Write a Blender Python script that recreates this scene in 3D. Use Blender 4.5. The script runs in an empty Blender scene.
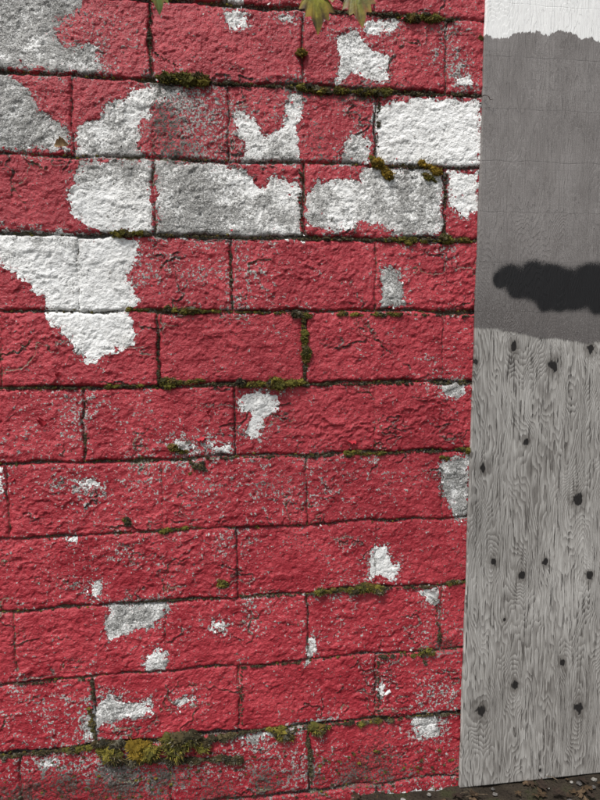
import bpy, bmesh, math, random
import numpy as np
from mathutils import Vector, Matrix
random.seed(7); rng=np.random.default_rng(7)
scene=bpy.context.scene

# ------------------------------------------------------------------ survey: camera pose from block joints
def cx(k): return -0.1-0.2*(6-k)
obs=[(2,9,150,77),(4,9,303,87),(5,9,377,92),(2,8,153,158),(4,8,302,164),(2,7,153,234),(4,7,302,239),(6,7,443,240),
(3,7,230,237),(3,6,231,309),(5,6,380,314),(2,6,157,309),(4,6,303,313),(2,5,158,385),(4,5,304,385),(1,5,86,387),(1,4,88,461),
(3,5,235,385),(3,4,236,457),(4,4,305,456),(4,3,307,523),(4,2,308,594),(4,1,310,661),(0,2,13,610),(0,1,15,684),(1,1,93,678),
(1,0,94,746),(3,1,240,667),(3,0,242,727),(5,1,378,655),(5,0,379,718),(6,2,440,586),(6,1,439,652)]
W3=np.array([(cx(a),0,0.2*b) for a,b,_,_ in obs]); PX=np.array([(u,v) for _,_,u,v in obs],float)
def rot(yaw,pitch,roll):
    a=math.pi/2+pitch
    Rz=lambda t:np.array([[math.cos(t),-math.sin(t),0],[math.sin(t),math.cos(t),0],[0,0,1]])
    Rx=np.array([[1,0,0],[0,math.cos(a),-math.sin(a)],[0,math.sin(a),math.cos(a)]])
    return Rz(yaw)@Rx@Rz(roll)
def proj(p,X):
    R=rot(p[3],p[4],p[5]); q=(X-p[:3])@R
    return np.stack([300+p[6]*q[:,0]/-q[:,2],400-p[6]*q[:,1]/-q[:,2]],1)
def resid(p): return np.concatenate([(proj(p,W3)-PX).ravel(),[(p[6]-630)/12]])
p=np.array([-0.5,-1.7,1.1,0,-0.08,0,630.])
for it in range(60):
    r=resid(p); J=np.zeros((len(r),7))
    for i in range(7):
        d=1e-5 if i<6 else 1e-3
        q=p.copy(); q[i]+=d; J[:,i]=(resid(q)-r)/d
    p=p-np.linalg.solve(J.T@J+1e-6*np.eye(7),J.T@r)*0.8
CAMR=rot(p[3],p[4],p[5]); CAMC=p[:3]
def P(u,v,y=0.0):
    """photo survey mark -> (x,z) on the vertical plane at depth y"""
    d=CAMR@np.array([(u-300)/p[6],(400-v)/p[6],-1.0]); t=(y-CAMC[1])/d[1]
    q=CAMC+t*d; return (q[0],q[2])
cam=bpy.data.cameras.new("camera"); co=bpy.data.objects.new("camera",cam); scene.collection.objects.link(co)
M=Matrix([[*CAMR[i],CAMC[i]] for i in range(3)]+[[0,0,0,1]]); co.matrix_world=M
cam.sensor_fit='VERTICAL'; cam.sensor_height=36; cam.lens=p[6]/800*36; cam.clip_start=0.02; cam.clip_end=2000
scene.camera=co

# ------------------------------------------------------------------ numpy noise
def perlin(x,y,seed=0):
    r=np.random.default_rng(seed); perm=r.permutation(256); ang=r.random(256)*2*np.pi
    gx,gy=np.cos(ang),np.sin(ang)
    x0=np.floor(x).astype(int); y0=np.floor(y).astype(int); fx=x-x0; fy=y-y0
    s=lambda t:t*t*t*(t*(t*6-15)+10)
    def g(ix,iy,dx,dy):
        h=perm[(perm[ix&255]+iy)&255]; return gx[h]*dx+gy[h]*dy
    a=g(x0,y0,fx,fy); b=g(x0+1,y0,fx-1,fy); c=g(x0,y0+1,fx,fy-1); d=g(x0+1,y0+1,fx-1,fy-1)
    u=s(fx); v=s(fy); return ((a+(b-a)*u)+((c+(d-c)*u)-(a+(b-a)*u))*v)*1.5
def fbm(x,y,o=4,seed=0,gain=.5):
    t=0;a=1;f=1
    for i in range(o): t=t+a*perlin(x*f,y*f,seed+i*13); a*=gain; f*=2.03
    return t
def ss(a,b,x):
    t=np.clip((x-a)/(b-a),0,1); return t*t*(3-2*t)

def grid_object(name,xs,zs,Y,attrs,mat,back=None,X=None):
    nx,nz=len(xs),len(zs)
    if X is None: X=np.broadcast_to(xs,(nz,nx))
    Z=np.broadcast_to(zs[:,None],(nz,nx))
    co_=np.stack([X,Y,Z],-1).reshape(-1,3)
    idx=np.arange(nx*nz).reshape(nz,nx)
    q=np.stack([idx[:-1,:-1],idx[:-1,1:],idx[1:,1:],idx[1:,:-1]],-1).reshape(-1,4)
    if back is not None:
        ring=np.concatenate([idx[0,:],idx[1:,-1],idx[-1,:-1][::-1],idx[1:-1,0][::-1]])
        bc=co_[ring].copy(); bc[:,1]=back; n0=len(co_); m=len(ring)
        co_=np.concatenate([co_,bc]); a=ring; b=np.roll(ring,-1); c=n0+np.arange(m); d=np.roll(c,-1)
        q=np.concatenate([q,np.stack([b,a,c,d],-1)])
        attrs={k:np.concatenate([v.ravel(),v.ravel()[ring]]) for k,v in attrs.items()}
    me=bpy.data.meshes.new(name)
    nf=len(q); me.vertices.add(len(co_)); me.vertices.foreach_set("co",co_.ravel().astype(np.float32))
    me.loops.add(nf*4); me.loops.foreach_set("vertex_index",q.ravel().astype(np.int32))
    me.polygons.add(nf); me.polygons.foreach_set("loop_start",(np.arange(nf)*4).astype(np.int32))
    me.update(calc_edges=True)
    for k,v in attrs.items():
        a=me.attributes.new(k,'FLOAT','POINT'); a.data.foreach_set("value",np.ascontiguousarray(v).ravel().astype(np.float32))
    me.polygons.foreach_set("use_smooth",np.ones(nf,bool))
    me.materials.append(mat); me.update()
    o=bpy.data.objects.new(name,me); scene.collection.objects.link(o); return o

def poly_sdf(xs,zs,F,poly,margin=0.05):
    poly=np.array(poly); x0,z0=poly.min(0)-margin; x1,z1=poly.max(0)+margin
    i0,i1=np.searchsorted(xs,[x0,x1]); j0,j1=np.searchsorted(zs,[z0,z1])
    if i1<=i0 or j1<=j0: return
    X,Z=np.meshgrid(xs[i0:i1],zs[j0:j1]); D=np.full(X.shape,1e9); ins=np.zeros(X.shape,bool)
    n=len(poly)
    for i in range(n):
        ax,az=poly[i]; bx,bz=poly[(i+1)%n]; ex,ez=bx-ax,bz-az
        wx,wz=X-ax,Z-az; t=np.clip((wx*ex+wz*ez)/(ex*ex+ez*ez+1e-12),0,1)
        D=np.minimum(D,(wx-ex*t)**2+(wz-ez*t)**2)
        c=((az>Z)!=(bz>Z))
        xi=ax+(Z-az)*ex/(ez if abs(ez)>1e-12 else 1e-12)
        ins^=c&(X<xi)
    D=np.sqrt(D)*np.where(ins,1,-1)
    F[j0:j1,i0:i1]=np.maximum(F[j0:j1,i0:i1],D)

# ------------------------------------------------------------------ node helper
class N:
    def __init__(s,name):
        s.m=bpy.data.materials.new(name); s.m.use_nodes=True; s.t=s.m.node_tree
        s.b=s.t.nodes["Principled BSDF"]; s.tc=s.t.nodes.new("ShaderNodeTexCoord").outputs["Object"]
    def L(s,a,b): s.t.links.new(a,b)
    def put(s,sock,v):
        if isinstance(v,bpy.types.NodeSocket): s.L(v,sock)
        elif isinstance(v,tuple): sock.default_value=(*v,1) if len(v)==3 and sock.type=='RGBA' else v
        else: sock.default_value=v
    def attr(s,n,col=False):
        a=s.t.nodes.new("ShaderNodeAttribute"); a.attribute_name=n; return a.outputs["Color" if col else "Fac"]
    def map(s,sc,v=None,loc=(0,0,0)):
        a=s.t.nodes.new("ShaderNodeMapping"); s.L(v or s.tc,a.inputs[0]); a.inputs["Scale"].default_value=sc; a.inputs["Location"].default_value=loc; return a.outputs[0]
    def noise(s,scale,detail=4,rough=.55,v=None,dist=0):
        a=s.t.nodes.new("ShaderNodeTexNoise"); s.L(v or s.tc,a.inputs["Vector"]); a.inputs["Scale"].default_value=scale
        a.inputs["Detail"].default_value=detail; a.inputs["Roughness"].default_value=rough; a.inputs["Distortion"].default_value=dist; return a.outputs["Fac"]
    def vor(s,scale,feature='F1',v=None,rand=1):
        a=s.t.nodes.new("ShaderNodeTexVoronoi"); a.feature=feature; s.L(v or s.tc,a.inputs["Vector"]); a.inputs["Scale"].default_value=scale; a.inputs["Randomness"].default_value=rand
        return a.outputs["Distance"]
    def math(s,op,a,b=0.0,c=0.0,clamp=False):
        n=s.t.nodes.new("ShaderNodeMath"); n.operation=op; n.use_clamp=clamp
        s.put(n.inputs[0],a); s.put(n.inputs[1],b); s.put(n.inputs[2],c); return n.outputs[0]
    def add(s,a,b): return s.math('ADD',a,b)
    def sub(s,a,b): return s.math('SUBTRACT',a,b)
    def mul(s,a,b): return s.math('MULTIPLY',a,b)
    def mx(s,a,b): return s.math('MAXIMUM',a,b)
    def step(s,v,a,b,lo=0.0,hi=1.0):
        n=s.t.nodes.new("ShaderNodeMapRange"); n.interpolation_type='SMOOTHSTEP'
        s.put(n.inputs["Value"],v)
        s.put(n.inputs["From Min"],a); s.put(n.inputs["From Max"],b); n.inputs["To Min"].default_value=lo; n.inputs["To Max"].default_value=hi
        return n.outputs[0]
    def mix(s,f,a,b):
        n=s.t.nodes.new("ShaderNodeMix"); n.data_type='RGBA'; s.put(n.inputs[0],f); s.put(n.inputs[6],a); s.put(n.inputs[7],b); return n.outputs[2]
    def bump(s,h,dist,strength=1.0,nrm=None):
        n=s.t.nodes.new("ShaderNodeBump"); s.put(n.inputs["Height"],h); n.inputs["Distance"].default_value=dist; n.inputs["Strength"].default_value=strength
        if nrm: s.L(nrm,n.inputs["Normal"])
        return n.outputs[0]
    def out(s,col,rough=.8,nrm=None,spec=.3):
        s.put(s.b.inputs["Base Color"],col); s.put(s.b.inputs["Roughness"],rough); s.b.inputs["Specular IOR Level"].default_value=spec
        if nrm: s.L(nrm,s.b.inputs["Normal"])
        return s.m

# ------------------------------------------------------------------ WALL fields
ST=0.0024
xs=np.concatenate([np.arange(-6,-1.62,0.025),np.arange(-1.62,0.06,ST),np.arange(0.07,3.0,0.04)])
zs=np.concatenate([np.arange(-0.4,-0.26,0.02),np.arange(-0.26,2.2,ST),np.arange(2.2,3.0,0.025),[3.0]])
X,Z=np.meshgrid(xs,zs); sh=X.shape
zw=Z+0.0055*fbm(X*7,Z*1.5,4,5)+.0020*fbm(X*60,Z*60,2,7)
xw=X+0.0045*fbm(X*2,Z*14,4,6)+.0020*fbm(X*60,Z*60,2,8)
k=np.floor(zw/0.2); row=k.astype(int)
kz=np.round(zw/0.2); dH=np.abs(zw-kz*0.2)
off=np.where(row%2==0,-0.3,-0.1)
m=np.round((xw-off)/0.4); dV=np.abs(xw-off-m*0.4)
col=np.floor((xw-off)/0.4).astype(int)
def h2(a,b,s):
    v=np.sin(a*127.1+b*311.7+s*74.7)*43758.5453; return v-np.floor(v)
sH={10:.9,9:1.2,8:.6,7:1.05,6:1.0,5:1.05,4:.9,3:.5,2:.85,1:.55,0:1.2}
strH=np.full(sh,.8)
for kk,vv in sH.items(): strH[kz==kk]=vv
sV={(9,2):.9,(9,4):.7,(9,6):.6,(8,1):.3,(8,3):.4,(8,5):.9,(7,2):.65,(7,4):.8,(7,6):.9,(6,1):.10,(6,3):.8,(6,5):.5,(5,2):.8,(5,4):.9,(5,6):.04,
    (4,1):.85,(4,3):.55,(4,5):.06,(3,0):.35,(3,2):.15,(3,4):.6,(3,6):.25,(2,1):.10,(2,3):.45,(2,5):.10,(1,0):.45,(1,2):.3,(1,4):.6,(1,6):.6,(0,1):.8,(0,3):.4,(0,5):.6,(-1,2):.5,(-1,4):.7,(-1,0):.4,(-1,6):.1}
strV=.35+.5*h2(m,k,3)
for (r,c),vv in sV.items():
    mm=round((cx(c)-(-0.3 if r%2==0 else -0.1))/0.4); strV[(row==r)&(m==mm)]=vv
modH=np.clip(.72+1.05*fbm(X*11,kz*7.7+.3,4,11),0.05,1.6); modV=np.clip(.70+1.0*fbm(Z*13,m*5.3+k*3.1,4,12),0.05,1.3)
jw=0.0050
JH=strH*modH; JV=strV*modV
gH=(.35*strH+.65*JH)*np.exp(-(dH/(jw*(.6+.6*JH)))**2); gV=(.3*strV+.7*JV)*np.exp(-(dV/(jw*.75))**2)
groove=np.maximum(gH,gV)
jointf=np.maximum(JH*0.0048-dH,JV*0.0032-dV)
bo=(h2(row,col,1)-.5)*0.005; bt=(h2(row,col,2)-.3)*0.014
lx=(xw-off)/0.4-col-.5; lz=zw/0.2-k-.5
Y=-(bo+bt*lz*-.35+(h2(row,col,4)-.5)*.006*lx)
edge=np.exp(-np.minimum(dH,dV)/0.007)
def G(u,v,ru,rv):
    x,z=P(u,v); s=0.2/72
    return np.exp(-(((X-x)/(ru*s))**2+((Z-z)/(rv*s))**2))
bare_polys=[
[(-60,-60),(85,-60),(82,8),(62,18),(54,36),(68,50),(95,42),(101,68),(85,74),(40,70),(-60,66)],
[(-60,72),(8,74),(22,84),(36,98),(40,114),(66,128),(70,150),(-60,150)],
[(75,125),(95,122),(108,104),(126,100),(134,86),(160,84),(180,93),(165,101),(150,103),(152,118),(140,124),(136,150),(150,160),(75,158)],
[(336,38),(355,29),(366,47),(386,55),(389,80),(372,84),(352,71),(336,86),(340,62)],
[(362,22),(384,18),(400,19),(396,30),(368,34)],[(225,12),(246,10),(250,24),(232,30)],[(225,-40),(260,-40),(240,8),(228,4)],
[(233,112),(250,113),(264,135),(277,131),(286,114),(291,94),(301,94),(298,140),(302,163),(240,163),(243,142),(234,126)],
[(345,141),(360,133),(371,140),(369,164),(340,166)],
[(374,108),(394,101),(420,97),(446,99),(481,102),(480,168),(374,166)],
[(79,160),(153,160),(153,234),(96,231),(73,216),(67,195),(76,180)],
[(156,160),(222,163),(240,170),(262,186),(275,176),(301,182),(302,239),(157,237)],
[(305,192),(325,181),(340,178),(358,180),(362,168),(441,168),(443,180),(440,236),(395,236),(385,226),(360,224),(340,231),(305,228)],
[(447,171),(479,171),(478,212),(464,217),(450,206)],
[(-60,230),(60,232),(128,236),(137,242),(138,260),(129,275),(138,300),(126,311),(136,325),(134,345),(112,353),(88,362),(70,341),(46,318),(42,296),(22,280),(-10,255),(-60,245)],
[(381,268),(396,270),(404,288),(403,305),(381,308)],
[(440,382),(466,380),(466,396),(446,399)],
[(240,395),(262,391),(279,395),(276,410),(266,421),(254,439),(245,432),(251,415),(239,408)],
[(441,461),(471,455),(468,521),(455,519),(447,500),(442,488)],
[(371,548),(388,545),(391,558),(399,568),(396,584),(380,575),(369,578)],
[(107,605),(166,600),(168,608),(155,628),(130,632),(110,643),(106,628)],
[(146,655),(156,647),(168,650),(166,668),(146,672)],
[(84,716),(95,705),(108,694),(125,702),(151,700),(152,713),(125,720),(102,723),(92,740),(84,736)],
[(306,646),(312,636),(317,650),(308,664)],[(414,719),(437,716),(439,737),(417,739)],
[(176,700),(196,695),(196,703),(178,708)],[(90,584),(99,582),(100,600),(91,602)],[(212,622),(224,621),(222,629),(211,628)],
[(418,590),(440,587),(438,606),(426,600)],[(205,440),(220,446),(232,444),(228,451),(214,449)],[(176,440),(196,447),(190,457),(178,455)],
[(78,482),(98,480),(100,486),(80,486)],[(-8,466),(4,466),(4,494),(-8,496)],[(282,18),(290,14),(292,22)],
[(108,768),(118,764),(116,774),(108,776)],[(40,762),(58,759),(58,766),(44,768)],[(240,738),(300,722),(330,720),(300,728),(250,744)],
[(455,78),(470,76),(474,84),(460,84)],[(376,686),(384,682),(386,696),(380,700)],[(454,200),(462,196),(461,190)],
[(66,538),(76,537),(76,541)],[(430,788),(350,800),(470,806),(468,788)],
]
bare=np.full(sh,-0.05)
for pl in bare_polys: poly_sdf(xs,zs,bare,[P(u,v) for u,v in pl])
f60=fbm(X*60,Z*60,3,22); f25=fbm(X*25,Z*25,4,26); f12=fbm(X*12,Z*12,4,27); f5=fbm(X*5,Z*5,4,28); f130=perlin(X*130,Z*130,29)
cf=fbm(X*7+.5*f12,Z*9,4,81); gz,gx_=np.gradient(cf,zs,xs); dC=np.abs(cf)/(np.hypot(gz,gx_)+.5)
cm=ss(.02,.4,fbm(X*5,Z*6,3,82))*(1-.85*ss(-.004,.008,bare))
crackf=np.where(cm>0.02,cm*0.0019-dC,-.02)
H=0.0013*f25+0.0009*f60+0.0006*f130+0.0024*fbm(X*5+3,Z*7,2,23)
H=H-0.0018*ss(.28,.6,perlin(X*75,Z*75,35))+0.0024*ss(.2,.6,perlin(X*26,Z*32,36))+.0012*ss(.2,.6,perlin(X*55,Z*60,38))
rid=1-np.abs(fbm(X*11+1.2*f5,Z*19+.8*f12,3,24)); rid=np.clip(rid,0,1)**6
wr=0.10+.55*np.clip(fbm(X*3,Z*3,3,33),0,1)
for a in [(455,285,30,22,1.),(360,425,90,22,1.2),(430,410,40,25,.8),(120,640,60,25,.5),(340,490,60,25,.6),(30,290,40,25,.5),(60,510,60,30,.8),(200,300,50,20,.4),(300,265,50,20,.4),(200,545,80,20,.5),(390,630,50,20,.5),(50,330,40,20,.5)]:
    wr=wr+a[4]*G(*a[:4])
H=H+0.0042*wr*rid*(1-edge*.7)
H=H+0.0028*np.clip(perlin(X*34,k*3.3,37),0,1)*np.exp(-((lz+.40)/.10)**2)
H=H+0.0022*cm*np.exp(-((dC-.003)/.003)**2)*np.sign(cf)
H=H-groove*0.0115-edge*0.0026*(strH*.5+.5)
halo=np.exp(-np.abs(bare)/0.020)
jag=0.0095*f25+0.0070*f60+.0035*f130
bare=bare+jag*(1-.6*np.exp(-dH/.006))
outside=np.maximum(ss(-1.4,-1.6,X),ss(2.12,2.3,Z))
bare=np.where(outside>0,np.maximum(bare,-0.06+outside*(0.06+0.09*(fbm(X*2.2,Z*3,3,41)-.25))),bare)
wear=np.full(sh,.3)
def setw(u,v,ru,rv,val,F):
    g=np.clip(G(u,v,ru,rv)*1.3,0,1); return F*(1-g)+val*g
for a in [(20,20,75,50,.85),(15,115,60,42,.8),(110,135,45,26,.6),(190,205,48,50,.9),(265,215,40,40,.6),(335,205,45,35,.5),(410,200,42,40,.7),(465,190,18,28,.25),
          (392,288,20,30,.8),(458,490,22,42,.75),(135,618,40,25,.65),(118,710,45,25,.6),(362,55,40,35,.45),(270,140,40,35,.45),(452,390,20,15,.55),
          (430,132,62,30,.05),(112,205,38,28,.18),(105,168,34,12,.7),(60,262,80,25,.18),(95,320,50,35,.02),(262,412,30,25,.05),(385,565,20,22,.0),(427,728,14,14,.0),(356,155,20,20,.7),(270,750,200,30,.7)]:
    wear=setw(*a,wear)
wear=wear+.28*f12+.20*f25+.10*f60+.18*np.exp(-np.minimum(dH,dV)/.014)
chip=0.06+.45*np.clip(fbm(X*4,Z*4,4,51),0,1)+.55*halo+.20*f25+.18*f12+.30*cm*np.exp(-dC/.008)
for a in [(190,125,50,38,.75),(200,110,30,20,.3),(275,100,40,20,.3),(195,270,50,30,.4),(270,265,90,30,.2),(150,480,90,30,.30),(260,480,60,40,.35),(200,555,110,35,.30),(330,480,40,30,.25),
          (190,440,50,20,.4),(120,410,60,25,.25),(60,480,60,30,.25),(420,470,50,20,.3),(430,540,50,25,.25),(340,30,70,30,.2),(395,130,60,30,.1),(200,620,80,25,.2),(330,620,100,30,.2),
          (430,640,40,40,.5),(440,700,40,30,.45),(240,690,120,20,.15),(60,765,80,30,.5),(200,770,120,30,.7),(380,770,120,30,.5),(455,60,25,40,.45),(400,230,50,14,.4),(450,255,30,14,.3),
          (330,140,30,20,.3),(110,30,40,30,.2),(30,430,30,30,.25),(90,700,60,40,.25),(25,720,60,30,.1),(360,350,60,25,.1),(60,560,60,30,.2)]:
    chip=chip+a[4]*G(*a[:4])
chip=chip+.45*np.exp(-dH/0.010)*strH*np.clip(.6+1.1*f12,0,1.3)+.3*np.exp(-dV/0.008)*strV
grime=.08+.30*np.exp(-dH/0.012)*strH+.25*f12+.15*f5
for a in [(190,130,50,38,.38),(400,25,110,14,.3),(200,785,260,28,.55),(60,780,120,25,.45),(380,765,120,25,.3),(440,650,30,50,.4),(330,90,120,12,.4),(400,175,60,12,.5),(200,555,120,35,.3),(240,490,70,30,.35),(303,350,20,40,.3),(30,20,90,60,.25),(190,200,60,50,.3),(320,120,60,40,.3),(110,120,60,30,.2)]:
    grime=grime+a[4]*G(*a[:4])
fade=.45+.55*f5+.5*f12
H=H+0.0012*ss(0.0,-0.004,bare)
Y=Y-H
Y=np.where(X>0.05,Y*0+0.004,Y)

# ---------------- wall material
n=N("painted_block")
A_b=n.attr("bare"); A_w=n.attr("wear"); A_c=n.attr("chip"); A_g=n.attr("grime"); A_j=n.attr("joint"); A_f=n.attr("fade"); A_k=n.attr("crack")
nB=n.noise(110,3,.65); nC=n.noise(420,1,.6); nE=n.noise(210,2,.7,v=n.map((1,1,1),loc=(3.1,0,7.7)))
f=n.add(A_b,n.add(n.mul(n.sub(nB,.5),0.024),n.mul(n.sub(nC,.5),0.008)))
m_b=n.step(f,-0.0004,0.0005)
cth=n.sub(.655,n.mul(A_c,.155))
cn=n.add(n.mul(nB,.65),n.mul(nE,.35))
m_c=n.step(n.sub(cn,cth),-0.005,.008)
exposed=n.mx(m_b,m_c)
left=n.mul(n.step(n.add(n.mul(nE,.5),n.mul(nB,.5)),.42,.405),n.step(A_b,0.022,0.004))
exposed=n.mul(exposed,n.sub(1.0,left))
grey=n.mix(n.step(nB,.35,.62),(.22,.215,.20),(.49,.485,.465))
grey=n.mix(n.mul(n.step(nE,.52,.38),.85),grey,(.065,.062,.057))
white=n.mix(A_f,(.84,.84,.82),(.76,.755,.73)); white=n.mix(n.mul(n.step(nB,.48,.38),.5),white,(.53,.52,.495))
wn=n.add(n.mul(nE,.5),n.mul(nB,.5))
wm=n.step(n.add(wn,n.mul(A_w,.30)),.64,.70)
exc=n.mix(wm,white,grey)
v1=n.vor(230); pit=n.step(n.add(v1,n.mul(n.sub(nB,.5),-.9)),.25,.13)
pit=n.mul(pit,n.step(A_w,.0,.6,.4,1.0))
exc=n.mix(n.mul(pit,.9),exc,(.035,.033,.03))
chipcol=n.mix(n.step(nE,.40,.56),(.045,.038,.035),(.42,.40,.38))
only_c=n.mul(m_c,n.sub(1.0,m_b))
exc=n.mix(only_c,exc,chipcol)
red=n.mix(A_f,(.31,.020,.031),(.45,.046,.060))
red=n.mix(n.mul(n.step(nB,.50,.36),.6),red,(.20,.011,.018))
red=n.mix(n.mul(n.step(nE,.58,.74),.5),red,(.56,.14,.14))
dk=n.mul(n.step(n.add(n.mul(nE,.7),n.mul(A_g,.22)),.46,.60),.8)
red=n.mix(dk,red,(.085,.014,.018))
vp=n.step(n.add(v1,n.mul(n.add(A_g,A_c),-.10)),.15,.06)
red=n.mix(n.mul(vp,.85),red,(.028,.009,.011))
colr=n.mix(exposed,red,exc)
ed=n.mul(n.step(f,-0.0030,-0.0006),n.step(f,0.0010,0.0),)
colr=n.mix(n.mul(ed,n.step(nE,.40,.54)),colr,(.075,.03,.03))
gm=n.step(n.add(n.mul(A_g,.42),n.add(n.mul(nE,.45),n.mul(nB,.45))),.68,.84)
colr=n.mix(n.mul(gm,.8),colr,(.04,.034,.025))
jf=n.add(A_j,n.add(n.mul(n.sub(nB,.5),.013),n.mul(n.sub(nC,.5),.005)))
kf2=n.add(A_k,n.mul(n.sub(nB,.5),.008))
jm=n.mx(n.step(jf,-0.0012,.0012),n.mul(n.step(kf2,-.0006,.0006),.9))
jc=n.mix(n.step(A_f,.3,.8),(.030,.026,.020),(.085,.072,.032)); jc=n.mix(n.step(nE,.53,.62),jc,(.28,.27,.23))
colr=n.mix(n.mul(jm,.92),colr,jc)
rough=n.mix(exposed,(.46,.46,.46),(.92,.92,.92))
hgt=n.add(n.mul(n.sub(1.0,exposed),.45),n.mul(nB,1.3)); hgt=n.add(hgt,n.mul(nE,1.1)); hgt=n.add(hgt,n.mul(nC,.3)); hgt=n.sub(hgt,n.mul(jm,.6))
mat_wall=n.out(colr,rough,n.bump(hgt,0.0026,1.0),.38)
wall=grid_object("concrete_block_wall",xs,zs,Y,dict(bare=bare,wear=wear,chip=chip,grime=grime,joint=jointf,crack=crackf,fade=np.clip(fade,0,1)),mat_wall,back=0.2)

# ------------------------------------------------------------------ BOARD
YB=-0.016
tl=P(487,0,YB); bl=P(460,788,YB); 
zb0=bl[1]; zb1=zb0+2.44
slope=(tl[0]-bl[0])/(tl[1]-bl[1])
bx=np.concatenate([np.arange(0,0.56,0.0022),np.arange(0.57,1.221,0.02)]); bz=np.concatenate([np.arange(zb0,2.15,0.0022),np.arange(2.17,zb1,0.02)])
BX,BZ=np.meshgrid(bx,bz); BXw=BX+bl[0]+slope*(BZ-bl[1])+0.0016*fbm(BZ*6,BZ*0,4,77)*np.exp(-BX/0.02)
def bp(u,v): return P(u,v,YB)
def Ginv(u,v,ru,rv):
    x,z=bp(u,v); s=0.2/70
    return np.exp(-(((BXw-x)/(ru*s))**2+((BZ-z)/(rv*s))**2))
knots=[(514,347,5),(554,366,6.5),(592,349,5),(527,442,4),(483,468,4.5),(578,500,6.5),(522,575,4.5),(546,562,4),(494,562,4),(590,577,4.5),(515,685,5),(563,663,4),(481,711,6.5),(579,708,6.5),(540,770,2),(505,620,2),(640,420,6),(655,610,5),(620,730,5),(476,362,3)]
kf=np.full(BX.shape,-3.0)
GF=17*BXw+7.0*fbm(BXw*2.6,BZ*.9,3,61)+1.5*fbm(BXw*11,BZ*3.2,3,62)+.35*fbm(BXw*40,BZ*12,2,63)
for i,(u,v,r) in enumerate(knots):
    x,z=bp(u,v); s=0.2/70*r
    ww=fbm(BXw*70+i*3.3,BZ*50,2,66)
    rr=np.sqrt(((BXw-x)/(s*.9))**2+((BZ-z)/(s*1.2))**2)*(1+.45*ww); kf=np.maximum(kf,1-rr)
    GF=GF+(.4+r*.33)*(-1 if i%3==0 else 1)*np.exp(-(((BXw-x)/(s*2.3))**2+((BZ-z-.2*s)/(s*5.0))**2))
def edgeline(pts):
    a=np.array([bp(*q) for q in pts]); return np.interp(BXw,a[:,0],a[:,1])
gp=BZ-edgeline([(470,328),(500,331),(520,334),(545,338),(570,341),(600,343),(700,350)])
wp=BZ-edgeline([(480,36),(505,34),(530,34),(545,31),(560,34),(580,42),(600,42),(660,40),(720,50)])
inv=np.ones(BX.shape)
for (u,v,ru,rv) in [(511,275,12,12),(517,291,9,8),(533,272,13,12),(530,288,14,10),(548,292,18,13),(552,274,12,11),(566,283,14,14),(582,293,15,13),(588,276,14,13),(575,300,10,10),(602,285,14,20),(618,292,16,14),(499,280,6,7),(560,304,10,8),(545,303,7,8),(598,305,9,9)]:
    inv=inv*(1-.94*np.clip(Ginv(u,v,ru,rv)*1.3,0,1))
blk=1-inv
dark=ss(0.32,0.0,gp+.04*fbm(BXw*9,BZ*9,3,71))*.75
YBm=np.full(BX.shape,YB)+0.0035*np.sin(BZ*2.1)*np.clip(BX/.3,0,1)-0.0004*fbm(BXw*40,BZ*8,2,64)
low=fbm(BXw*14,BZ*9,4,72)*.5+.5
stain=np.clip(fbm(BXw*5,BZ*2.2,4,73)*.7+.45+.35*ss(.4,-.2,BZ),0,1)
n=N("weathered_plywood")
g=n.attr("grain"); kf_=n.attr("knot"); gp_=n.attr("gp"); wp_=n.attr("wp"); bk=n.attr("blk"); dk_=n.attr("dark"); nA=n.attr("low"); st_=n.attr("stain")
fib=n.noise(1,3,.7,v=n.map((560,60,22))); fib2=n.noise(1,3,.65,v=n.map((190,40,12),loc=(2,0,1))); nS=n.noise(420,2,.7)
gg=n.add(g,n.mul(n.sub(fib2,.5),.42))
s1=n.math('FRACT',n.mul(gg,2.4)); 
ring=n.mul(n.step(s1,.0,.88),n.step(s1,1.0,.88))
wood=n.mix(n.step(fib,.32,.68),(.25,.235,.215),(.49,.472,.442))
wood=n.mix(n.mul(n.step(fib2,.45,.65),.4),wood,(.57,.552,.52))
wood=n.mix(n.mul(ring,n.step(n.add(nA,n.mul(st_,.5)),.2,1.2,.35,.9)),wood,n.mix(fib,(.09,.08,.072),(.22,.205,.188)))
cr=n.step(n.add(fib2,n.mul(ring,-.06)),.375,.33)
wood=n.mix(n.mul(cr,.85),wood,(.035,.03,.027))
wood=n.mix(n.mul(n.mul(st_,n.step(fib2,.3,.7,1.0,.4)),.55),wood,(.15,.137,.122))
halo_=n.step(kf_,-1.4,.2); wood=n.mix(n.mul(halo_,.6),wood,(.10,.088,.076))
core=n.step(n.add(kf_,n.mul(n.sub(fib2,.5),1.2)),.1,.4); wood=n.mix(core,wood,(.016,.014,.013))
gpaint=n.mix(nA,(.160,.145,.137),(.235,.217,.207)); gpaint=n.mix(n.mul(n.step(fib,.42,.7),.35),gpaint,(.30,.28,.27))
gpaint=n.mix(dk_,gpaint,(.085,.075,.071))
gpaint=n.mix(n.mul(ring,.14),gpaint,(.07,.065,.06))
sep=n.t.nodes.new("ShaderNodeSeparateXYZ"); n.L(n.tc,sep.inputs[0])
def gridlines(sx,sz,w,wob):
    a=n.math('FRACT',n.mul(n.add(sep.outputs[0],wob),sx)); b=n.math('FRACT',n.mul(n.add(sep.outputs[2],wob),sz))
    a=n.math('ABSOLUTE',n.sub(a,.5)); b=n.math('ABSOLUTE',n.sub(b,.5))
    return n.mx(n.step(a,w*sx,0),n.step(b,w*sz,0))
wob=n.mul(n.sub(nA,.5),.007)
gl=n.mul(gridlines(6.3,7.1,.0018,wob),n.step(n.add(nS,n.mul(nA,.3)),.52,.70))
gl2=n.mul(gridlines(38,41,.0012,n.mul(n.sub(fib2,.5),.012)),n.step(nA,.40,.7))
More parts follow.
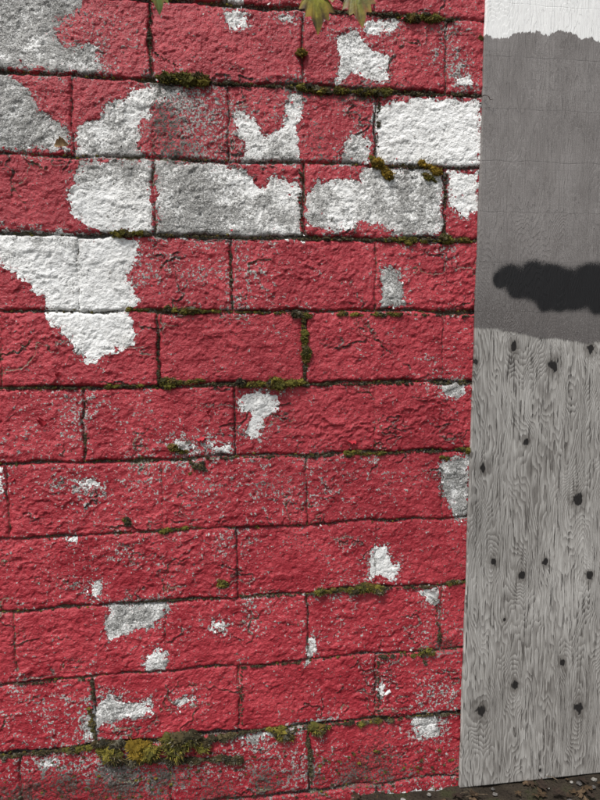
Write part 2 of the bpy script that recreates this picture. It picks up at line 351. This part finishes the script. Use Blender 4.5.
gpaint=n.mix(n.mul(gl,.40),gpaint,(.06,.055,.052)); gpaint=n.mix(n.mul(gl2,.3),gpaint,(.08,.075,.07))
gpaint=n.mix(n.mul(n.step(nS,.54,.68),.4),gpaint,(.36,.35,.34)); gpaint=n.mix(n.mul(n.step(nS,.44,.34),.4),gpaint,(.05,.045,.042))
gj=n.add(n.mul(n.sub(nA,.5),.014),n.mul(n.sub(fib2,.5),.022))
gm_=n.step(n.add(gp_,gj),-.004,.004)
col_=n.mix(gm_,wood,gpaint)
wh=n.mix(n.step(fib,.45,.8),(.82,.82,.80),(.62,.61,.59))
wm_=n.step(n.add(wp_,n.add(n.mul(n.sub(fib2,.5),.026),n.mul(n.sub(nA,.5),.035))),-.001,.002)
col_=n.mix(wm_,col_,wh)
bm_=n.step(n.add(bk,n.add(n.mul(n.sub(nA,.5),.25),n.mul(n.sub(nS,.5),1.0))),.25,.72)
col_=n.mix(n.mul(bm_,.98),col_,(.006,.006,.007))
hg=n.add(n.mul(fib,.7),n.mul(n.sub(1.0,ring),.3)); hg=n.add(hg,n.mul(n.sub(1.0,cr),.4)); hg=n.sub(hg,n.mul(core,1.0)); hg=n.add(hg,n.mul(nS,.35)); hg=n.sub(hg,n.mul(n.mul(gl,gm_),.3)); hg=n.add(hg,n.mul(gm_,.3))
mat_board=n.out(col_,.75,n.bump(hg,.0013,1.0),.3)
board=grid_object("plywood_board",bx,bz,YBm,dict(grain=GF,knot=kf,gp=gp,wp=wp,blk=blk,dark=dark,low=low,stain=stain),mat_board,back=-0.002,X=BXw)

# ------------------------------------------------------------------ generic mesh builder with colours
class MB:
    def __init__(s): s.v=[];s.f=[];s.c=[]
    def add(s,vs,fs,c):
        o=len(s.v); s.v+= [tuple(q) for q in vs]; s.f+=[tuple(i+o for i in f) for f in fs]
        s.c+= [c]*len(vs) if isinstance(c,tuple) else list(c)
    def make(s,name,mat,smooth=False):
        me=bpy.data.meshes.new(name); me.from_pydata(s.v,[],s.f); a=me.color_attributes.new("col",'FLOAT_COLOR','POINT')
        a.data.foreach_set("color",np.array([(*c,1) for c in s.c],np.float32).ravel())
        if smooth: me.polygons.foreach_set("use_smooth",np.ones(len(me.polygons),bool))
        me.materials.append(mat); o=bpy.data.objects.new(name,me); scene.collection.objects.link(o); return o
def vcmat(name,rough=.9,vary=.35,scale=300,bump=.0006):
    n=N(name); c=n.attr("col",True); nz=n.noise(scale,2,.6)
    mm=n.t.nodes.new("ShaderNodeHueSaturation"); n.L(c,mm.inputs["Color"]); n.L(n.step(nz,.3,.7,1-vary,1+vary),mm.inputs["Value"])
    return n.out(mm.outputs[0],rough,n.bump(nz,bump,.8),.25)
bmI=bmesh.new(); bmesh.ops.create_icosphere(bmI,subdivisions=2,radius=1); icoV=[np.array(v.co) for v in bmI.verts]; icoF=[[v.index for v in f.verts] for f in bmI.faces]; bmI.free()
icoV=np.array(icoV)

# ------------------------------------------------------------------ MOSS
moss=MB()
OL=[(.19,.17,.03),(.13,.12,.025),(.28,.23,.04),(.07,.065,.02),(.17,.11,.03)]
BR=[(.09,.065,.03),(.06,.05,.025),(.14,.11,.05),(.045,.04,.026),(.20,.18,.13)]
YE=[(.36,.23,.03),(.28,.18,.022),(.17,.12,.02)]
def lump(x,y,z,r,pal,blades=26):
    base=random.choice(pal)
    d=icoV*(1+.25*rng.standard_normal((len(icoV),1)))*np.array([r*1.15,r*.8,r*.8])
    moss.add(d+np.array([x,y,z]),icoF,tuple(.55*b for b in base))
    for i in range(blades):
        a=rng.standard_normal(3); a/=np.linalg.norm(a); a[1]=-abs(a[1]); 
        q=np.array([x,y,z])+a*np.array([r*1.1,r*.8,r*.8]); t=np.cross(a,rng.standard_normal(3)); t/=np.linalg.norm(t)+1e-9
        l=r*random.uniform(.25,.55)+.0008; w=.0006+r*.06
        c=random.choice(pal); k_=random.uniform(.7,1.5); cc=tuple(k_*v for v in c)
        moss.add([q-t*w,q+t*w,q+a*l+rng.standard_normal(3)*l*.35],[(0,1,2)],[tuple(.6*v for v in cc),tuple(.6*v for v in cc),cc])
def run(u0,v0,u1,v1,th,pal=OL,dens=1.0,yo=0.0):
    a=np.array(P(u0,v0)); b=np.array(P(u1,v1)); L=np.linalg.norm(b-a); s=0.2/72
    nn=max(1,int(L/(0.0042)*dens)); ph=random.random()*10
    for i in range(nn):
        t=(i+random.random())/nn
        env=.34+.95*abs(math.sin(ph+t*L*55)*math.sin(ph*2+t*L*23+1))**.6*random.uniform(.6,1.3)
        if th<4 and random.random()<.3: continue
        r=max(.0012,th*s*.5*env); q=a+(b-a)*t
        lump(q[0]+random.gauss(0,.002),0.001-r*.5+yo,q[1]-.001+random.gauss(0,r*.35),r,random.choice([pal,pal,pal,BR]) if pal is OL else pal,int(14+r*3000))
R=[(158,78,200,80,6,OL),(182,78,204,80,9,OL),(204,82,300,88,3,BR),(300,88,332,92,6,OL),(335,92,392,92,6,OL),(392,94,480,96,3,BR),(155,52,180,68,1.5,BR),
(398,17,452,20,6,OL),(330,11,400,15,3,BR),(300,52,306,53,7,YE),(376,160,389,178,8,YE),(370,156,382,168,7,OL),(420,163,438,172,8,YE),(424,174,436,182,5,OL),
(388,166,420,167,3,BR),(112,233,146,233,5,OL),(146,235,300,239,2.2,BR),(300,239,445,240,3,BR),(440,235,450,239,6,OL),(385,240,476,241,4.5,OL),(446,175,444,235,2.5,BR),
(128,308,150,309,4,OL),(165,309,206,311,5,OL),(206,311,290,313,2.5,OL),(295,314,310,316,9,OL),(303,318,306,365,6,OL),(305,365,305,384,3,BR),(340,314,400,314,4,OL),(400,314,474,316,2.5,BR),
(106,386,142,385,5,OL),(160,382,204,381,6,OL),(204,384,236,384,3,BR),(238,384,308,383,8,OL),(306,384,470,383,2.5,BR),(158,330,158,383,2.2,BR),(0,388,90,388,2,BR),
(172,447,186,452,6,OL),(188,460,206,470,4,BR),(190,474,204,462,4,OL),(206,458,345,455,2.3,BR),(345,453,384,453,4.5,OL),(384,453,440,451,2,BR),(455,449,470,449,6,OL),(440,455,448,460,4,OL),(86,400,87,458,2.5,BR),
(124,518,129,520,5,OL),(160,530,186,528,5,OL),(186,526,232,524,2,BR),(214,578,226,584,7,OL),(210,590,214,582,4,OL),(318,591,384,588,6,OL),(350,588,380,588,8,OL),(384,588,440,586,2.5,BR),(445,583,466,581,4,OL),(236,596,318,593,2.5,BR),
(120,602,236,597,1.8,BR),(412,655,432,650,6,OL),(420,648,426,664,4,BR),(378,656,412,654,3,BR),(436,605,440,640,2.5,BR),(240,667,300,662,2,BR),(14,684,92,679,2,BR),
(0,756,60,750,4,BR),(60,750,95,745,5,OL),(95,742,125,742,7,BR),(98,750,116,754,13,OL),(134,744,156,748,12,YE),(134,748,154,752,12,OL),(166,738,184,746,13,OL),(172,740,182,744,12,YE),(188,740,206,742,13,OL),(206,740,240,734,6,BR),
(110,760,240,758,7,BR),(240,733,268,728,4,BR),(268,728,292,736,10,OL),(292,730,312,726,4,BR),(312,728,330,726,9,OL),(330,724,400,719,3.5,BR),(400,717,460,713,3,BR),(360,722,380,720,5,OL),(92,680,94,742,2.5,BR),(308,735,312,785,4,BR),
(88,706,96,740,3,OL),(230,240,231,306,2,BR),(380,90,376,158,2,BR),(378,660,379,715,2,BR),(241,670,242,725,1.8,BR),(300,168,302,235,2,BR),(150,0,151,74,2,BR),(478,35,484,42,4,OL)]
for r_ in R: run(*r_)
for i in range(330):
    u=random.uniform(0,460); v=random.uniform(748,798); x,z=P(u,v); lump(x,-.001,z,random.uniform(.0012,.0045),random.choice([BR,BR,OL]),14)
for i in range(700):
    kk=random.choice([0,1,2,3,4,4,5,5,6,6,7,7,8,9,9,10]); x=random.uniform(-1.35,-.02); lump(x,.002,kk*.2+random.gauss(0,.003),random.uniform(.001,.0034),random.choice([BR,OL,OL]),12)
for kk in range(-1,15):
    x=-3.0
    while x<-1.36:
        if random.random()<.5: lump(x,-.002,kk*.2,random.uniform(.002,.006),random.choice([OL,BR]),18)
        x+=random.uniform(.01,.03)
moss.make("moss",vcmat("moss_mat",1.0,.4,900,.0008))

# ------------------------------------------------------------------ paint flakes / curls
fl=MB()
RED=(.38,.022,.034); WHT=(.74,.73,.71)
def flake(x,z,w,h,lift,colr_,ang,y=-.003):
    nU,nV=6,5; vs=[]
    ca,sa=math.cos(ang),math.sin(ang); ph=random.random()*6
    for j in range(nV):
        wj=1-.55*(j/(nV-1))**2
        for i in range(nU):
            a=(i/(nU-1)-.5)*w*wj*(1+.15*random.uniform(-1,1)); b=(j/(nV-1))*h*(1+.25*math.sin(ph+i*1.7))
            yy=y-lift*(j/(nV-1))**2-.35*lift*math.sin(i*.9+ph)*(j/(nV-1))
            vs.append((x+a*ca-b*sa,yy,z+a*sa+b*ca))
    fs=[(j*nU+i,j*nU+i+1,(j+1)*nU+i+1,(j+1)*nU+i) for j in range(nV-1) for i in range(nU-1)]
    fl.add(vs,fs,colr_)
for pl in bare_polys:
    pts=[P(u,v) for u,v in pl]
    for i in range(len(pts)):
        a,b=pts[i],pts[(i+1)%len(pts)]
        if abs(a[1]/.2-round(a[1]/.2))<.06 and abs(b[1]/.2-round(b[1]/.2))<.06: continue
        for t in range(int(math.dist(a,b)/.03)+1):
            if random.random()<.6:
                tt=random.random(); flake(a[0]+(b[0]-a[0])*tt+random.gauss(0,.004),a[1]+(b[1]-a[1])*tt+random.gauss(0,.004),random.uniform(.003,.009),random.uniform(.002,.006),random.uniform(.001,.004),random.choice([RED,RED,WHT,(.3,.02,.03)]),random.random()*6.28)
for i in range(150):
    flake(random.uniform(-1.33,-.03),random.uniform(-.1,2.05),random.uniform(.003,.009),random.uniform(.002,.005),random.uniform(.001,.004),random.choice([RED,RED,(.3,.02,.03),(.5,.48,.45)]),random.random()*6.28)
for (u,v,w,h,li,c_,an) in [(431,596,14,9,7,WHT,-.5),(436,602,8,6,4,(.55,.53,.48),.8),(183,449,9,5,5,WHT,.5),(196,452,5,4,4,WHT,-.7),(188,444,7,4,4,(.5,.47,.42),.1),
                    (425,656,7,7,5,(.18,.15,.1),.4),(309,655,4,8,3,WHT,.1),(62,147,12,7,4,(.42,.27,.14),.1),(200,437,9,3,3,RED,3.3),(45,425,6,8,4,RED,.6),
                    (210,412,7,3,3,RED,1.),(352,440,9,3,4,RED,3.2),(376,445,6,4,4,(.1,.07,.04),1.),(60,375,6,3,3,RED,1.),(390,690,4,7,3,WHT,2.)]:
    x,z=P(u,v); s=.2/72; flake(x,z,w*s,h*s,li*s,c_,an,-.004)
fl.make("paint_flakes",vcmat("flake_mat",.65,.2,200,.0003),True)

# ------------------------------------------------------------------ maple branch
def tube(mb,pts,r0,r1,c,seg=7):
    vs=[];fs=[]
    for i,q in enumerate(pts):
        q=Vector(q); d=(Vector(pts[min(i+1,len(pts)-1)])-Vector(pts[max(i-1,0)])).normalized(); e=d.orthogonal().normalized(); g_=d.cross(e); r=r0+(r1-r0)*i/(len(pts)-1)
        for k_ in range(seg): vs.append(q+(e*math.cos(k_*6.283/seg)+g_*math.sin(k_*6.283/seg))*r)
    for i in range(len(pts)-1):
        for k_ in range(seg): fs.append((i*seg+k_,i*seg+(k_+1)%seg,(i+1)*seg+(k_+1)%seg,(i+1)*seg+k_))
    mb.add(vs,fs,c)
half=[(.12,-.06),(.24,-.05),(.38,-.14),(.34,-.02),(.44,.04),(.33,.08),(.22,.15),(.34,.17),(.40,.25),(.50,.24),(.64,.32),(.55,.36),(.60,.47),(.49,.44),(.44,.54),(.38,.47),(.28,.45),(.16,.40),(.17,.54),(.25,.60),(.30,.72),(.20,.71),(.19,.84),(.11,.82),(.07,.94),(0,1.08)]
outl=[(0,0)]+half+[(-a,b) for a,b in half[-2::-1]]
def leaf(mb,base,direction,normal,size,pal,cup=.12):
    d=Vector(direction).normalized(); nn=Vector(normal); nn=(nn-d*nn.dot(d)).normalized(); s_=d.cross(nn)
    c0=(0,.28); pts=[c0]+[( (a+c0[0])/2,(b+c0[1])/2) for a,b in outl]+outl; m_=len(outl)
    vs=[];cs=[]
    for i,(a,b) in enumerate(pts):
        a*=random.uniform(.97,1.03); r=math.hypot(a,b-.28); bend=-cup*r*r*1.2+.03*math.sin(a*9)*r
        vs.append(Vector(base)+(s_*a+d*b+nn*bend)*size)
        cc=pal[0] if i<=m_ else (pal[1] if (i%3) else pal[2]); cs.append(cc)
    fs=[(0,1+i,1+(i+1)%m_) for i in range(m_)]+[(1+i,1+m_+i,1+m_+(i+1)%m_,1+(i+1)%m_) for i in range(m_)]
    mb.add(vs,fs,cs)
mp=MB(); YD=-.55
def P3(u,v,y): a=P(u,v,y); return Vector((a[0],y,a[1]))
GP=[((.13,.13,.012),(.15,.10,.012),(.16,.05,.012)),((.16,.15,.013),(.18,.11,.012),(.06,.02,.008)),((.07,.10,.015),(.08,.10,.015),(.13,.07,.015))]
br=[P3(150,-120,YD)+Vector((-.9,.2,.5)),P3(80,-150,YD)+Vector((-.2,.1,.1)),P3(180,-105,YD),P3(260,-85,YD),P3(340,-78,YD-.03),P3(420,-95,YD-.05),P3(480,-90,YD-.08)]
tube(mp,[br[0]+Vector((-2.4,.45,-.1)),br[0]+Vector((-1.2,.3,.15))]+br,.022,.0025,(.09,.07,.05))
def lf(u,v,tu,tv,size,pal,y=YD,nrm=(.1,-1,.25),from_=(300,-80)):
    b=P3(u,v,y); t=P3(tu,tv,y-.02); leaf(mp,b,t-b,nrm,size,pal); a=P3(*from_,YD-.01); tube(mp,[a,(a+b)/2+Vector((.005,0,.006)),b+Vector((0,-.0008,0))],.0012,.0009,(.22,.10,.03),5)
lf(314,-34,319,26,.116,GP[1],from_=(312,-82))
lf(352,-34,362,20,.106,GP[0],YD-.015,(-.2,-1,.1),(345,-80))
lf(152,-42,160,10,.096,GP[2],YD+.02,(.2,-1,.2),(190,-104))
for (u,v,tu,tv,sz) in [(230,-70,200,-30,.05),(262,-130,240,-190,.1),(400,-75,430,-30,.05),(450,-120,470,-180,.1),(350,-120,360,-190,.1),(120,-180,90,-230,.1),(90,-110,50,-70,.07),(500,-90,560,-80,.09),(200,-150,190,-210,.09),(30,-170,0,-230,.1),(20,-120,-40,-110,.1)]:
    lf(u,v,tu,tv,sz,random.choice(GP),YD+random.uniform(-.05,.05),(random.uniform(-.4,.4),-1,random.uniform(-.2,.6)),(u+random.uniform(-10,10),-95))
n=N("leaf_mat"); c=n.attr("col",True); hs=n.t.nodes.new("ShaderNodeHueSaturation"); n.L(c,hs.inputs["Color"]); n.L(n.step(n.noise(60,4,.6),.3,.7,.5,1.5),hs.inputs["Value"])
mleaf=n.out(hs.outputs[0],.5,n.bump(n.noise(150,3,.6),.001,.5),.4); 
mp.make("maple_branch",mleaf)

# hooked bit of rusty wire poking out beside the board
wi=MB(); a=P(484,97,-.02); s=.0027
tube(wi,[(a[0]-4*s,-.006,a[1]+1*s),(a[0],-.026,a[1]+1*s),(a[0]+3*s,-.032,a[1]-1*s),(a[0]+5*s,-.030,a[1]-4*s),(a[0]+8*s,-.028,a[1]-3*s)],.0011,.0008,(.05,.03,.02),6)
wi.make("rusty_wire",vcmat("wire_mat",.8,.3,300,.0002),True)

# ------------------------------------------------------------------ ground + litter
gx=np.concatenate([-np.geomspace(200,2.2,30),np.arange(-2.1,1.6,.02),np.geomspace(1.7,200,30)]); gy=np.concatenate([-np.geomspace(200,1.6,25),np.arange(-1.55,.1,.015),np.geomspace(.12,200,25)])
GX,GY=np.meshgrid(gx,gy); GZ0=zb0-.012
GZ=GZ0+.010*fbm(GX*5,GY*5,3,91)+.006*fbm(GX*22,GY*22,3,92)
near=np.exp(-(np.minimum(np.abs(GY),3)/.08)**2)*.006; GZ=GZ+near
me=bpy.data.meshes.new("ground"); idx=np.arange(GX.size).reshape(GX.shape)
q=np.stack([idx[:-1,:-1],idx[:-1,1:],idx[1:,1:],idx[1:,:-1]],-1).reshape(-1,4)
me.from_pydata(np.stack([GX,GY,GZ],-1).reshape(-1,3).tolist(),[],q.tolist())
n=N("soil"); a1=n.noise(8,4,.65); a2=n.noise(140,3,.7)
c=n.mix(n.step(a1,.3,.7),(.030,.024,.018),(.06,.048,.035)); c=n.mix(n.step(a2,.5,.65),c,(.018,.014,.011)); c=n.mix(n.mul(n.step(a1,.5,.62),.5),c,(.03,.04,.013))
me.materials.append(n.out(c,.95,n.bump(a2,.006,1.0),.1)); me.polygons.foreach_set("use_smooth",np.ones(len(me.polygons),bool))
g_=bpy.data.objects.new("ground",me); scene.collection.objects.link(g_)
lit=MB()
for i in range(700):
    x=random.uniform(-1.6,1.0); y=-abs(random.gauss(0,.25))-.02
    if random.random()<.35:
        r=random.uniform(.003,.010); c=random.choice([(.2,.19,.17),(.14,.13,.12),(.3,.29,.27),(.08,.075,.07)])
        d=icoV*(1+.12*rng.standard_normal((len(icoV),1)))*np.array([r,r*.9,r*.6]); lit.add(d+np.array([x,y,GZ0+.008]),icoF,c)
    else:
        c=random.choice([(.04,.025,.015),(.06,.038,.02),(.03,.02,.014),(.09,.06,.035)]); an=random.random()*6.28
        leaf(lit,(x,y,GZ0+random.uniform(.012,.022)),(math.cos(an),math.sin(an),random.uniform(-.15,.3)),(random.gauss(0,.3),random.gauss(0,.3),1),random.uniform(.012,.035),(c,c,tuple(.7*v for v in c)),random.uniform(-.5,.6))
for i in range(60):
    x=random.uniform(-1.5,.9); y=-abs(random.gauss(0,.2))-.03; an=random.random()*6.28; l=random.uniform(.03,.1)
    a=Vector((x,y,GZ0+.016)); b=a+Vector((math.cos(an)*l,math.sin(an)*l*.5,random.uniform(-.004,.01))); tube(lit,[a,(a+b)/2+Vector((0,0,.004)),b],.0015,.0009,(.10,.075,.05),5)
lit.make("leaf_litter",vcmat("litter_mat",.9,.35,120,.001))

# ------------------------------------------------------------------ light
w=bpy.data.worlds.new("World"); scene.world=w; w.use_nodes=True; nt=w.node_tree
sky=nt.nodes.new("ShaderNodeTexSky"); sky.sky_type='NISHITA'; sky.sun_disc=False
EL,AZ=math.radians(57),math.radians(-38)
sd=Vector((math.sin(AZ)*math.cos(EL),-math.cos(AZ)*math.cos(EL),math.sin(EL)))
sky.sun_elevation=EL; sky.sun_rotation=math.atan2(sd.x,sd.y)
hs=nt.nodes.new("ShaderNodeHueSaturation"); hs.inputs["Saturation"].default_value=.25
nt.links.new(sky.outputs[0],hs.inputs["Color"]); nt.links.new(hs.outputs[0],nt.nodes["Background"].inputs[0]); nt.nodes["Background"].inputs[1].default_value=.15
sl=bpy.data.lights.new("sun",'SUN'); sl.energy=4.0; sl.angle=math.radians(12); sl.color=(1,.97,.94)
so=bpy.data.objects.new("sun",sl); scene.collection.objects.link(so); so.rotation_euler=(-sd).to_track_quat('-Z','Y').to_euler(); so.location=(-2,-3,5)
scene.view_settings.view_transform='Standard'; scene.view_settings.look='None'; scene.view_settings.exposure=0
